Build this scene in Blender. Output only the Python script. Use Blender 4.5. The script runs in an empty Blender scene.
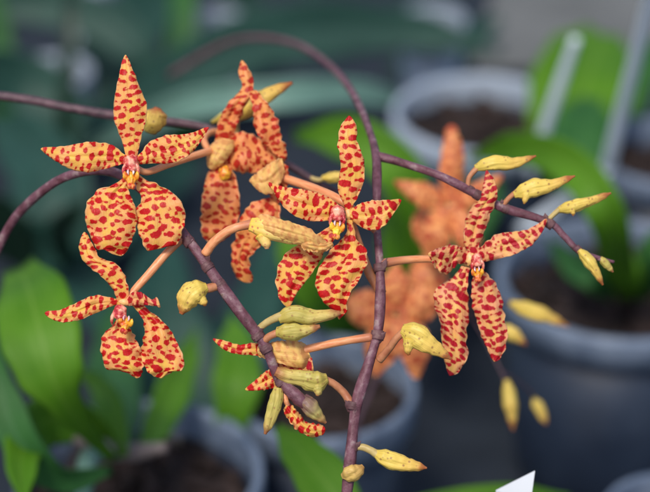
import bpy, math, random
from mathutils import Vector, noise

random.seed(7)
S = bpy.context.scene
COL = S.collection

# ------------------------------------------------------------------ camera
PITCH = math.radians(30)
CAM = Vector((0, 0, 0.50))
D0 = 0.45                                   # focus distance
K = 0.36 / 650                              # metres per picture unit per metre of depth
FWD = Vector((0, math.cos(PITCH), -math.sin(PITCH)))
RGT = Vector((1, 0, 0))
UPV = Vector((0, math.sin(PITCH), math.cos(PITCH)))
cd = bpy.data.cameras.new('camera')
cam = bpy.data.objects.new('camera', cd)
COL.objects.link(cam)
cam.location = CAM
cam.rotation_euler = (math.pi / 2 - PITCH, 0, 0)
cd.lens = 100
cd.sensor_width = 36
cd.clip_start = 0.02
cd.clip_end = 200
cd.dof.use_dof = True
cd.dof.focus_distance = D0
cd.dof.aperture_fstop = 8.6
cd.dof.aperture_blades = 0
S.camera = cam

# ------------------------------------------------------------------ light
SUN_EL, SUN_AZ = math.radians(58), math.radians(205)   # azimuth clockwise from +Y
w = bpy.data.worlds.new("World")
S.world = w
w.use_nodes = True
nt = w.node_tree
sky = nt.nodes.new('ShaderNodeTexSky')
sky.sky_type = 'NISHITA'
sky.sun_disc = False
sky.sun_elevation = SUN_EL
sky.sun_rotation = SUN_AZ
sky.dust_density = 2.0
bg = nt.nodes['Background']
nt.links.new(sky.outputs[0], bg.inputs[0])
bg.inputs[1].default_value = 0.092
sl = bpy.data.lights.new('sun', 'SUN')
sl.energy = 1.5
sl.angle = math.radians(13)
sl.color = (1, 0.93, 0.83)
so = bpy.data.objects.new('sun', sl)
COL.objects.link(so)
sd = Vector((math.sin(SUN_AZ) * math.cos(SUN_EL), math.cos(SUN_AZ) * math.cos(SUN_EL), math.sin(SUN_EL)))
so.rotation_euler = sd.to_track_quat('Z', 'Y').to_euler()
so.location = sd * 5
S.view_settings.view_transform = 'Standard'
S.view_settings.look = 'None'
S.view_settings.exposure = 0.80
S.view_settings.gamma = 1
S.cycles.max_bounces = 8

# ------------------------------------------------------------------ helpers: space
def at(px, py, depth):
    return CAM + FWD * depth + RGT * ((px - 325) * K * depth) + UPV * ((246 - py) * K * depth)

UNIT = 0.00025                              # one picture unit at the focus distance, in metres
def P(px, py, dz=0.0):
    return at(px, py, D0 + dz * UNIT)

WLOC = {}                                   # world position of every object's origin (no rotations are used)
def empty(name, loc, parent=None):
    o = bpy.data.objects.new(name, None)
    COL.objects.link(o)
    o.empty_display_size = 0.01
    place(o, Vector(loc), parent)
    return o

def place(o, loc, parent):
    WLOC[o.name] = loc
    if parent is not None:
        o.parent = parent
        o.location = loc - WLOC[parent.name]
    else:
        o.location = loc

def build(name, V, F, mat, parent=None, origin=None, uv=None, uv2=None, smooth=True, thick=0.0, sub=0):
    if origin is None:
        origin = WLOC[parent.name] if parent is not None else V[0]
    me = bpy.data.meshes.new(name)
    me.from_pydata([tuple(v - origin) for v in V], [], F)
    me.update()
    if smooth:
        me.polygons.foreach_set('use_smooth', [True] * len(me.polygons))
    for nm, data in (('UVMap', uv), ('Edge', uv2)):
        if data:
            l = me.uv_layers.new(name=nm)
            for lp in me.loops:
                l.data[lp.index].uv = data[lp.vertex_index]
    me.materials.append(mat)
    o = bpy.data.objects.new(name, me)
    COL.objects.link(o)
    place(o, origin, parent)
    if thick:
        m = o.modifiers.new('thickness', 'SOLIDIFY')
        m.thickness = thick
        m.offset = 0
    if sub:
        m = o.modifiers.new('smooth', 'SUBSURF')
        m.levels = m.render_levels = sub
    return o

def tag(o, label, cat, group=None, kind=None):
    if label: o['label'] = label
    if cat: o['category'] = cat
    if group: o['group'] = group
    if kind: o['kind'] = kind
    return o

def spline(pts, n):
    """Catmull-Rom through pts (tuples of any size), resampled evenly to n+1 points."""
    m = len(pts)
    dense = []
    for i in range(m - 1):
        p0 = pts[max(i - 1, 0)]; p1 = pts[i]; p2 = pts[i + 1]; p3 = pts[min(i + 2, m - 1)]
        for k in range(16):
            t = k / 16
            dense.append(tuple(0.5 * (2 * b + (c - a) * t + (2 * a - 5 * b + 4 * c - d) * t * t + (3 * b - a - 3 * c + d) * t ** 3)
                               for a, b, c, d in zip(p0, p1, p2, p3)))
    dense.append(tuple(pts[-1]))
    acc = [0]
    for a, b in zip(dense, dense[1:]):
        acc.append(acc[-1] + math.hypot(b[0] - a[0], b[1] - a[1]) + 1e-9)
    out, j = [], 0
    for i in range(n + 1):
        s = acc[-1] * i / n
        while j < len(acc) - 2 and acc[j + 1] < s: j += 1
        t = min(1, max(0, (s - acc[j]) / (acc[j + 1] - acc[j])))
        out.append(tuple(a + (b - a) * t for a, b in zip(dense[j], dense[j + 1])))
    return out

def lerp_list(z, v):
    if len(z) == 1: return z[0]
    x = v * (len(z) - 1)
    i = min(int(x), len(z) - 2)
    t = x - i
    t = t * t * (3 - 2 * t) if len(z) > 2 else t
    return z[i] + (z[i + 1] - z[i]) * t

# ------------------------------------------------------------------ helpers: materials
def new_mat(name):
    m = bpy.data.materials.new(name)
    m.use_nodes = True
    n = m.node_tree
    return m, n, n.nodes['Principled BSDF']

def N(n, t, **kw):
    x = n.nodes.new(t)
    for k, v in kw.items():
        setattr(x, k, v)
    return x

def math_node(n, op, a, b=None, clamp=False):
    x = N(n, 'ShaderNodeMath', operation=op, use_clamp=clamp)
    for i, v in enumerate((a, b)):
        if v is None: continue
        if isinstance(v, (int, float)): x.inputs[i].default_value = v
        else: n.links.new(v, x.inputs[i])
    return x.outputs[0]

def mix_col(n, fac, a, b):
    x = N(n, 'ShaderNodeMix', data_type='RGBA')
    for sock, v in ((x.inputs[0], fac), (x.inputs[6], a), (x.inputs[7], b)):
        if isinstance(v, (int, float)): sock.default_value = v
        elif isinstance(v, tuple): sock.default_value = (*v, 1) if len(v) == 3 else v
        else: n.links.new(v, sock)
    return x.outputs[2]

def ramp(n, fac, stops):
    r = N(n, 'ShaderNodeValToRGB')
    while len(r.color_ramp.elements) < len(stops): r.color_ramp.elements.new(0.5)
    for e, (p, c) in zip(r.color_ramp.elements, stops):
        e.position = p
        e.color = (*c, 1) if len(c) == 3 else c
    n.links.new(fac, r.inputs[0])
    return r.outputs[0]

def smoothstep(n, x, lo, hi):
    r = N(n, 'ShaderNodeMapRange', interpolation_type='SMOOTHSTEP')
    n.links.new(x, r.inputs[0])
    r.inputs[1].default_value = lo; r.inputs[2].default_value = hi
    return r.outputs[0]

def translucent_out(n, p, colour, fac):
    out = n.nodes['Material Output']
    tr = N(n, 'ShaderNodeBsdfTranslucent')
    if isinstance(colour, tuple): tr.inputs[0].default_value = (*colour, 1)
    else: n.links.new(colour, tr.inputs[0])
    mx = N(n, 'ShaderNodeMixShader')
    mx.inputs[0].default_value = fac
    n.links.new(p.outputs[0], mx.inputs[1]); n.links.new(tr.outputs[0], mx.inputs[2])
    n.links.new(mx.outputs[0], out.inputs[0])

def bump(n, p, height, strength, dist):
    b = N(n, 'ShaderNodeBump')
    b.inputs['Strength'].default_value = strength
    b.inputs['Distance'].default_value = dist
    n.links.new(height, b.inputs['Height'])
    n.links.new(b.outputs[0], p.inputs['Normal'])

def petal_material(name, base, margin, spot, faint=1.0):
    """speckled petal: the mesh carries 'spots', the distance to the nearest blotch; the shader turns it into crisp blotches"""
    m, n, p = new_mat(name)
    uv = N(n, 'ShaderNodeUVMap', uv_map='UVMap').outputs[0]
    ed = N(n, 'ShaderNodeSeparateXYZ')
    n.links.new(N(n, 'ShaderNodeUVMap', uv_map='Edge').outputs[0], ed.inputs[0])
    edge, along = ed.outputs[0], ed.outputs[1]
    at_ = N(n, 'ShaderNodeAttribute', attribute_name='spots')
    nz = N(n, 'ShaderNodeTexNoise', noise_dimensions='2D'); n.links.new(uv, nz.inputs['Vector'])
    nz.inputs['Scale'].default_value = .34; nz.inputs['Detail'].default_value = 2.5
    d = math_node(n, 'ADD', at_.outputs['Fac'], math_node(n, 'MULTIPLY', math_node(n, 'SUBTRACT', nz.outputs[0], .5), 2.4))
    mask = math_node(n, 'SUBTRACT', 1.0, smoothstep(n, d, -.42, .42))
    mask = math_node(n, 'MULTIPLY', mask, faint)
    halo = math_node(n, 'SUBTRACT', 1.0, smoothstep(n, d, 0, 2.2))
    big = N(n, 'ShaderNodeTexNoise'); n.links.new(uv, big.inputs['Vector']); big.inputs['Scale'].default_value = 0.055; big.inputs['Detail'].default_value = 2
    gfac = math_node(n, 'ADD', math_node(n, 'MULTIPLY', edge, 0.5), math_node(n, 'MULTIPLY', smoothstep(n, big.outputs[0], .35, .65), 0.6), clamp=True)
    ground = mix_col(n, gfac, base, margin)
    ground = mix_col(n, math_node(n, 'MULTIPLY', halo, .22), ground, (.85, .30, .16))
    st = N(n, 'ShaderNodeTexNoise', noise_dimensions='2D'); mp = N(n, 'ShaderNodeMapping'); mp.inputs['Scale'].default_value = (.55, .035, 1)
    n.links.new(uv, mp.inputs[0]); n.links.new(mp.outputs[0], st.inputs['Vector']); st.inputs['Scale'].default_value = 1.3; st.inputs['Detail'].default_value = 2
    ground = mix_col(n, math_node(n, 'MULTIPLY', smoothstep(n, st.outputs[0], .5, .7), .3), ground, margin)
    rim = smoothstep(n, edge, .9, 1.0)
    ground = mix_col(n, math_node(n, 'MULTIPLY', rim, .5), ground, (.93, .66, .34))
    fine = N(n, 'ShaderNodeTexNoise'); n.links.new(uv, fine.inputs['Vector']); fine.inputs['Scale'].default_value = 0.6; fine.inputs['Detail'].default_value = 4
    dark = (spot[0] * .74, spot[1] * .8, spot[2] * .8)
    sp = mix_col(n, smoothstep(n, fine.outputs[0], .3, .72), dark, spot)
    sp = mix_col(n, math_node(n, 'MULTIPLY', smoothstep(n, d, -1.0, .2), .4), sp, (spot[0] * .85, spot[1] + .04, spot[2] * .8))
    colr = mix_col(n, mask, ground, sp)
    n.links.new(colr, p.inputs['Base Color'])
    p.inputs['Roughness'].default_value = 0.36
    p.inputs['Specular IOR Level'].default_value = 0.3
    ht = math_node(n, 'ADD', math_node(n, 'MULTIPLY', fine.outputs[0], 0.5), math_node(n, 'ADD', math_node(n, 'MULTIPLY', mask, 0.35), math_node(n, 'MULTIPLY', st.outputs[0], .8)))
    bump(n, p, ht, 0.45, 0.00035)
    translucent_out(n, p, colr, 0.32)
    return m

PET = petal_material('spotted_petal', (.98, .64, .085), (.97, .46, .165), (.74, .014, .014))
PET_FINE = PET
PET_ROSE = petal_material('rose_spotted_petal', (.97, .61, .14), (.96, .44, .23), (.64, .014, .030))
PET_ORANGE = petal_material('orange_spotted_petal', (.96, .45, .11), (.95, .33, .12), (.68, .04, .02))
PET_BACK = petal_material('petal_reverse', (.97, .70, .20), (.95, .58, .19), (.80, .26, .10), faint=.45)
PET_FAR = petal_material('far_orange_petal', (.94, .44, .15), (.90, .32, .11), (.60, .05, .03), faint=.72)

def simple_noise_mat(name, stops, scale, rough=.5, bstr=.3, bdist=.0004, detail=4, coord='Object', spec=.4, trans=0.0, stretch=None):
    m, n, p = new_mat(name)
    tc = N(n, 'ShaderNodeTexCoord')
    v = tc.outputs[coord]
    if stretch:
        mm = N(n, 'ShaderNodeMapping'); mm.inputs['Scale'].default_value = stretch
        n.links.new(v, mm.inputs['Vector']); v = mm.outputs[0]
    nz = N(n, 'ShaderNodeTexNoise'); n.links.new(v, nz.inputs['Vector'])
    nz.inputs['Scale'].default_value = scale; nz.inputs['Detail'].default_value = detail; nz.inputs['Roughness'].default_value = .6
    c = ramp(n, nz.outputs[0], stops)
    n.links.new(c, p.inputs['Base Color'])
    p.inputs['Roughness'].default_value = rough
    p.inputs['Specular IOR Level'].default_value = spec
    if bstr: bump(n, p, nz.outputs[0], bstr, bdist)
    if trans: translucent_out(n, p, c, trans)
    return m

STEM = simple_noise_mat('purple_stem', [(.25, (.055, .016, .022)), (.42, (.135, .048, .062)), (.56, (.19, .080, .105)), (.66, (.30, .20, .20)), (.74, (.17, .10, .055)), (.82, (.10, .045, .04))], 300, .42, .8, .0008, detail=9)
STEM_DARK = simple_noise_mat('dark_stem', [(.3, (.05, .025, .035)), (.7, (.15, .08, .095))], 500, .5, .3)
def stalk_material(name, a, b, joint):
    m, n, p = new_mat(name)
    uv = N(n, 'ShaderNodeUVMap', uv_map='UVMap').outputs[0]
    sep = N(n, 'ShaderNodeSeparateXYZ'); n.links.new(uv, sep.inputs[0])
    mp = N(n, 'ShaderNodeMapping'); mp.inputs['Scale'].default_value = (7, 5, 1); n.links.new(uv, mp.inputs[0])
    nz = N(n, 'ShaderNodeTexNoise'); n.links.new(mp.outputs[0], nz.inputs['Vector']); nz.inputs['Scale'].default_value = 1.6; nz.inputs['Detail'].default_value = 5
    c = ramp(n, nz.outputs[0], [(.3, a), (.7, b)])
    v = math_node(n, 'ADD', sep.outputs[1], math_node(n, 'MULTIPLY', math_node(n, 'SUBTRACT', nz.outputs[0], .5), .3))
    c = mix_col(n, math_node(n, 'MULTIPLY', smoothstep(n, v, .6, 1.0), .8), c, joint)
    n.links.new(c, p.inputs['Base Color'])
    p.inputs['Roughness'].default_value = .4
    bump(n, p, nz.outputs[0], .35, .0003)
    return m
PEDI = stalk_material('orange_flower_stalk', (.70, .22, .08), (.90, .42, .19), (.40, .13, .07))
PEDI_BROWN = simple_noise_mat('brown_flower_stalk', [(.3, (.38, .13, .06)), (.7, (.58, .26, .12))], 350, .45, .25, .0002)
PEDI_GREEN = simple_noise_mat('olive_bud_stalk', [(.3, (.42, .30, .10)), (.7, (.60, .46, .18))], 350, .45, .25, .0002)
COLM = simple_noise_mat('pink_column', [(.40, (.46, .02, .03)), (.5, (.72, .16, .12)), (.62, (.86, .44, .28))], 520, .32, .2, .0002, spec=.5)
PALE = simple_noise_mat('pale_flower_centre', [(.35, (.90, .36, .20)), (.5, (.95, .52, .20)), (.7, (.95, .62, .20))], 300, .4, .2, .0002)
LIPM = simple_noise_mat('yellow_lip', [(.34, (.70, .10, .03)), (.44, (.88, .36, .03)), (.6, (.95, .62, .05))], 330, .35, .25, .0002)
LIPTIP = simple_noise_mat('red_orange_lip', [(.4, (.55, .03, .03)), (.55, (.85, .28, .06)), (.7, (.9, .5, .1))], 500, .35, .25, .0002)
LIPWHITE = simple_noise_mat('white_lip_teeth', [(.4, (.70, .35, .40)), (.6, (.88, .80, .78))], 500, .35, .2, .0002)

def bud_material(name, stops, tip, speck=.0, speckcol=(.35, .16, .06)):
    """stops colour the bud along its length, with long veins and dark specks"""
    m, n, p = new_mat(name)
    uv = N(n, 'ShaderNodeUVMap', uv_map='UVMap').outputs[0]
    sep = N(n, 'ShaderNodeSeparateXYZ'); n.links.new(uv, sep.inputs[0])
    tc = N(n, 'ShaderNodeTexCoord')
    nz = N(n, 'ShaderNodeTexNoise'); n.links.new(tc.outputs['Object'], nz.inputs['Vector']); nz.inputs['Scale'].default_value = 330; nz.inputs['Detail'].default_value = 4
    v = math_node(n, 'ADD', sep.outputs[1], math_node(n, 'MULTIPLY', math_node(n, 'SUBTRACT', nz.outputs[0], .5), .45))
    base = ramp(n, v, stops)
    st = N(n, 'ShaderNodeTexNoise', noise_dimensions='2D'); mp = N(n, 'ShaderNodeMapping'); mp.inputs['Scale'].default_value = (22, 1.6, 1)
    n.links.new(uv, mp.inputs[0]); n.links.new(mp.outputs[0], st.inputs['Vector']); st.inputs['Scale'].default_value = 1.5; st.inputs['Detail'].default_value = 3
    base = mix_col(n, math_node(n, 'MULTIPLY', smoothstep(n, st.outputs[0], .5, .68), .30), base, tip)
    vo = N(n, 'ShaderNodeTexVoronoi', feature='F1'); n.links.new(tc.outputs['Object'], vo.inputs['Vector']); vo.inputs['Scale'].default_value = 900
    rs = N(n, 'ShaderNodeSeparateColor'); n.links.new(vo.outputs['Color'], rs.inputs[0])
    sm = math_node(n, 'MULTIPLY', math_node(n, 'SUBTRACT', 1.0, smoothstep(n, vo.outputs['Distance'], .15, .38)), smoothstep(n, rs.outputs[1], .35, .45))
    col = mix_col(n, math_node(n, 'MULTIPLY', sm, speck), base, speckcol)
    n.links.new(col, p.inputs['Base Color'])
    p.inputs['Roughness'].default_value = .42
    p.inputs['Specular IOR Level'].default_value = .4
    h = math_node(n, 'ADD', math_node(n, 'MULTIPLY', st.outputs[0], .8), math_node(n, 'MULTIPLY', nz.outputs[0], .5))
    bump(n, p, h, .4, .0005)
    translucent_out(n, p, col, .12)
    return m

BUD_GREEN = bud_material('olive_green_bud', [(0, (.58, .44, .09)), (.4, (.56, .47, .11)), (.75, (.72, .54, .15)), (.95, (.46, .17, .07))], (.33, .27, .05), .7)
BUD_YELLOW = bud_material('yellow_bud', [(0, (.74, .53, .09)), (.35, (.88, .64, .13)), (.75, (.82, .52, .11)), (.95, (.46, .13, .04))], (.46, .34, .05), .8)
BUD_PURPLE = bud_material('purple_based_bud', [(0, (.15, .065, .085)), (.3, (.26, .15, .11)), (.6, (.52, .44, .13)), (.95, (.46, .18, .08))], (.30, .22, .09), .6)
BUD_CREAM = bud_material('cream_bud', [(0, (.93, .62, .08)), (.3, (.97, .70, .19)), (.8, (.97, .64, .20)), (1, (.90, .46, .22))], (.92, .42, .22), .9, (.62, .18, .10))
BUD_OCHRE = bud_material('ochre_bud', [(0, (.60, .38, .10)), (.5, (.72, .48, .13)), (1, (.50, .26, .08))], (.50, .30, .08), .3)

def leaf_material(name, c0, c1, vein, rough=.38, spec=.5, trans=.25):
    m, n, p = new_mat(name)
    uv = N(n, 'ShaderNodeUVMap', uv_map='UVMap').outputs[0]
    sep = N(n, 'ShaderNodeSeparateXYZ'); n.links.new(uv, sep.inputs[0])
    tc = N(n, 'ShaderNodeTexCoord')
    nz = N(n, 'ShaderNodeTexNoise'); n.links.new(tc.outputs['Object'], nz.inputs['Vector']); nz.inputs['Scale'].default_value = 45; nz.inputs['Detail'].default_value = 3
    col = ramp(n, nz.outputs[0], [(.3, c0), (.7, c1)])
    wv = N(n, 'ShaderNodeTexNoise', noise_dimensions='2D'); mp = N(n, 'ShaderNodeMapping'); mp.inputs['Scale'].default_value = (30, .8, 1)
    n.links.new(uv, mp.inputs[0]); n.links.new(mp.outputs[0], wv.inputs['Vector']); wv.inputs['Scale'].default_value = 1.0
    col = mix_col(n, math_node(n, 'MULTIPLY', smoothstep(n, wv.outputs[0], .45, .7), .35), col, vein)
    rib = math_node(n, 'ABSOLUTE', math_node(n, 'SUBTRACT', sep.outputs[0], .5))
    ribm = math_node(n, 'SUBTRACT', 1.0, smoothstep(n, rib, .01, .045))
    col = mix_col(n, math_node(n, 'MULTIPLY', ribm, .5), col, vein)
    n.links.new(col, p.inputs['Base Color'])
    p.inputs['Roughness'].default_value = rough
    p.inputs['Specular IOR Level'].default_value = spec
    bump(n, p, wv.outputs[0], .3, .0006)
    translucent_out(n, p, col, trans)
    return m

LEAF_BRIGHT = leaf_material('bright_green_leaf', (.060, .185, .008), (.105, .27, .012), (.15, .30, .035), rough=.5, spec=.22)
LEAF_MID = leaf_material('mid_green_leaf', (.024, .105, .024), (.042, .155, .032), (.065, .18, .06), rough=.5, spec=.25)
LEAF_DEEP = leaf_material('deep_green_leaf', (.006, .024, .013), (.010, .036, .018), (.016, .045, .025), trans=.12)  # dark green, with the leaf shade of the background put into the albedo
LEAF_TEAL = leaf_material('blue_green_leaf', (.010, .046, .034), (.020, .070, .052), (.035, .09, .07), rough=.55, spec=.3, trans=.1)
LEAF_PALE = leaf_material('pale_blue_green_leaf', (.12, .235, .19), (.16, .30, .24), (.18, .32, .26), rough=.42, trans=.1)

# ------------------------------------------------------------------ helpers: shapes
def spot_field(width_at, length, rnd, big=1.0, wide=1.6, gap=1.7, tries=800):
    """blotches (x, y, half width, half height, turn) thrown over a petal of the given length and half width"""
    rnd_off = rnd.random() * 50
    out = [(0, .07 * length + 1.5, max(2.2, .62 * width_at(.07)), 3.4, 0)]
    for k in range(tries):
        v = rnd.uniform(.02, .985)
        hw = width_at(v)
        x = rnd.uniform(-1, 1) * hw
        e = abs(x) / max(hw, .1)
        r = rnd.choice((2.2, 2.6, 2.9, 3.2, 3.8)) * rnd.uniform(.9, 1.1) * big if k < tries * .35 else rnd.uniform(1.0, 2.5) * big
        if e > .8: r = min(r, rnd.uniform(1.0, 2.3))
        r *= 1 + .25 * noise.noise(Vector((v * 4 + rnd_off, x * .09, 0)))
        a, b = r * rnd.uniform(.95, wide), r * rnd.uniform(.74, 1.0)
        y = v * length
        ok = True
        for (qx, qy, qa, qb, _) in out:
            dx, dy = x - qx, y - qy
            # touching neighbours sideways is allowed now and then: blotches run together into bars
            gx = gap if rnd.random() > .25 else -1.7
            if (dx / (a + qa + gx)) ** 2 + (dy / (b + qb + gap * 1.2)) ** 2 < 1: ok = False; break
        if ok: out.append((x, y, a, b, rnd.uniform(-.45, .45)))
    return out

def petal(parent, name, L, R, z=(0,), cup=0.25, mat=None, ruffle=1.0, roll=0.0, crease=1.0, nu=16, nv=40, thick=.00028, label=None, big=1.0, wide=1.6, gap=1.7):
    """a petal between a left and a right edge (picture units), with depth z along it; cup > 0 bends the edges away from the viewer"""
    nu, nv = int(nu * 1.6), int(nv * 1.9)
    sd_ = random.random() * 100
    A, B = spline(L, nv), spline(R, nv)
    V, F, uv, uv2 = [], [], [], []
    lens, hws, pm, length = [], [], None, 0
    for a, b in zip(A, B):
        mid = ((a[0] + b[0]) / 2, (a[1] + b[1]) / 2)
        if pm: length += math.hypot(mid[0] - pm[0], mid[1] - pm[1])
        pm = mid
        lens.append(length); hws.append(max(.3, math.hypot(a[0] - b[0], a[1] - b[1]) / 2))
    def width_at(v):
        y = v * length
        j = min(range(nv + 1), key=lambda q: abs(lens[q] - y))
        return hws[j]
    spots = spot_field(width_at, length, random.Random(int(sd_ * 1e6)), big, wide, gap)
    field = []
    for j in range(nv + 1):
        v = j / nv
        a, b = A[j], B[j]
        if v > .94:
            k = .04 + .96 * math.sqrt(max(0, 1 - ((v - .94) / .06) ** 2))
            m = ((a[0] + b[0]) / 2, (a[1] + b[1]) / 2)
            a = tuple(m[q] + (a[q] - m[q]) * k for q in (0, 1)); b = tuple(m[q] + (b[q] - m[q]) * k for q in (0, 1))
        hw = max(.15, math.hypot(a[0] - b[0], a[1] - b[1]) / 2)
        z0 = lerp_list(z, v)
        for i in range(nu + 1):
            u = i / nu
            s = 2 * u - 1
            e = abs(s)
            x = a[0] + (b[0] - a[0]) * u
            y = a[1] + (b[1] - a[1]) * u
            nn = noise.noise(Vector((sd_ + v * 5.5, s * 1.2, 3.1)))
            n2 = noise.noise(Vector((sd_ + v * 13, s * 2.4, 9.7)))
            n3 = noise.noise(Vector((sd_ + v * 3, s * 2.0, 29.7)))
            dz = z0 + cup * hw * (e * e) + roll * s * hw
            dz += ruffle * (nn * 4.2 * e * min(1, hw / 12) + n2 * 3.4 * e * e * e * min(1, hw / 9) + n3 * 2.4 * min(1, hw / 14))
            dz += crease * 1.6 * math.exp(-(s / .16) ** 2) * min(1, hw / 10) * math.sin(math.pi * min(1, v * 1.15))
            wob = ruffle * 1.5 * e * e * noise.noise(Vector((sd_ + v * 15, s, 1.0))) * min(1, hw / 8)
            ox, oy = (b[0] - a[0]) / (2 * hw), (b[1] - a[1]) / (2 * hw)
            sg = 1 if s > 0 else -1
            V.append(P(x + ox * wob * sg, y + oy * wob * sg, dz))
            X, Y = s * hw, lens[j]
            uv.append((X + sd_ * 37, Y + sd_ * 11))
            uv2.append((e, v))
            acc = 9.0
            for (cx, cy, ra, rb, t) in spots:
                dx, dy = X - cx, Y - cy
                if abs(dx) > 9 or abs(dy) > 9: continue
                c_, s_ = math.cos(t), math.sin(t)
                qx, qy = (dx * c_ + dy * s_) / ra, (dy * c_ - dx * s_) / rb
                d = (math.hypot(qx, qy) - 1) * min(ra, rb)
                h = max(1.4 - abs(acc - d), 0) / 1.4
                acc = min(acc, d) - h * h * .35
            field.append(acc)
    for j in range(nv):
        for i in range(nu):
            k = j * (nu + 1) + i
            F.append((k, k + 1, k + nu + 2, k + nu + 1))
    o = build(name, V, F, mat, parent, uv=uv, uv2=uv2, thick=thick)
    at_ = o.data.attributes.new('spots', 'FLOAT', 'POINT')
    at_.data.foreach_set('value', field)
    if label: o['label'] = label
    return o

def tube_mesh(pts, radii, seg=14, n=None, ridge=0.0, nridge=3, flat=1.0, wob=0.0, closed=True, world=False, phase=0.0, lump=0.0, seam=0.0):
    """pts: (px,py,dz) or world points when world; radii: in picture units (or metres) as a list spread along"""
    n = n or max(12, 8 * (len(pts) - 1))
    path = spline([tuple(p) for p in pts], n)
    W = [Vector(p) for p in path] if world else [P(*p) for p in path]
    scale = 1 if world else UNIT
    V, F, uv = [], [], []
    sd_ = random.random() * 50
    t0 = (W[1] - W[0]).normalized()
    ref = FWD - t0 * FWD.dot(t0)
    if ref.length < 1e-3: ref = UPV - t0 * UPV.dot(t0)
    ref.normalize()
    for j in range(n + 1):
        t = (W[min(j + 1, n)] - W[max(j - 1, 0)]).normalized()
        ref = (ref - t * ref.dot(t)).normalized()
        bi = t.cross(ref)
        v = j / n
        x = v * (len(radii) - 1)
        i0 = min(int(x), len(radii) - 2); f = x - i0
        f = f * f * (3 - 2 * f)
        r = (radii[i0] + (radii[i0 + 1] - radii[i0]) * f) * scale
        for i in range(seg):
            th = 2 * math.pi * i / seg
            rr = r * (1 + ridge * math.cos(nridge * th + phase + 1.6 * v))
            if wob: rr *= 1 + wob * noise.noise(Vector((sd_ + 2.2 * math.cos(th), 2.2 * math.sin(th), v * 9)))
            if seam: rr *= 1 - seam * sum(math.exp(-(((th - 2.0 * q + phase + .9 * v + math.pi) % (2 * math.pi) - math.pi) / .22) ** 2) for q in (0, 1.05, 2.1)) * max(0, math.sin(math.pi * min(1, v + .12))) ** .5
            if lump: rr *= 1 + lump * noise.noise(Vector((sd_ + .8 * math.cos(th), .8 * math.sin(th), v * 3)))
            V.append(W[j] + ref * (rr * math.cos(th) * flat) + bi * (rr * math.sin(th)))
            uv.append((i / seg if i * 2 < seg else 1 - i / seg, v))
    for j in range(n):
        for i in range(seg):
            a = j * seg + i; b = j * seg + (i + 1) % seg
            F.append((a, b, b + seg, a + seg))
    if closed:
        V.append(W[0]); uv.append((.5, 0)); V.append(W[-1]); uv.append((.5, 1))
        c0, c1 = len(V) - 2, len(V) - 1
        for i in range(seg):
            F.append((c0, (i + 1) % seg, i))
            F.append((c1, n * seg + i, n * seg + (i + 1) % seg))
    return V, F, uv

def join(*meshes):
    V, F, uv = [], [], []
    for v, f, t in meshes:
        o = len(V)
        V += v; F += [tuple(i + o for i in q) for q in f]; uv += t
    return V, F, uv

def tube(parent, name, pts, radii, mat, **kw):
    V, F, uv = tube_mesh(pts, radii, **kw)
    return build(name, V, F, mat, parent, uv=uv)

def blob_mesh(c, r, seg=20, rings=14, wob=.1, tilt=0.0, power=1.0):
    """a lumpy ellipsoid; c = (px,py,dz), r = radii across, down and in depth, tilt turns it in the picture"""
    V, F, uv = [], [], []
    s0 = random.random() * 60
    ct, st_ = math.cos(tilt), math.sin(tilt)
    for j in range(rings + 1):
        ph = math.pi * j / rings
        for i in range(seg):
            th = 2 * math.pi * i / seg
            d = Vector((math.sin(ph) * math.cos(th), math.cos(ph), math.sin(ph) * math.sin(th)))
            k = 1 + wob * noise.noise(d * 1.9 + Vector((s0, 0, 0)))
            x, y, z = d.x * r[0] * k, -d.y * r[1] * k, d.z * r[2] * k
            V.append(P(c[0] + x * ct - y * st_, c[1] + x * st_ + y * ct, c[2] + z)); uv.append((i / seg, j / rings))
    for j in range(rings):
        for i in range(seg):
            a = j * seg + i; b = j * seg + (i + 1) % seg
            F.append((a, b, b + seg, a + seg))
    return V, F, uv

def spray(name, label, base, pts, radii, mat, group='speckled orchid sprays'):
    root = empty(name, P(*base))
    tag(root, label, 'orchid', group)
    return root

def flower(parent, centre, stalk, srad, smat=None, label=None):
    """the flower stalk is the flower's own mesh; petals, column and lip hang on it"""
    o = tube_mesh(stalk, srad, seg=14, wob=.05)
    V, F, uv = o
    f = build('flower', V, F, smat or PEDI, parent, origin=P(*centre), uv=uv)
    if label: f['label'] = label
    return f

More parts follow.
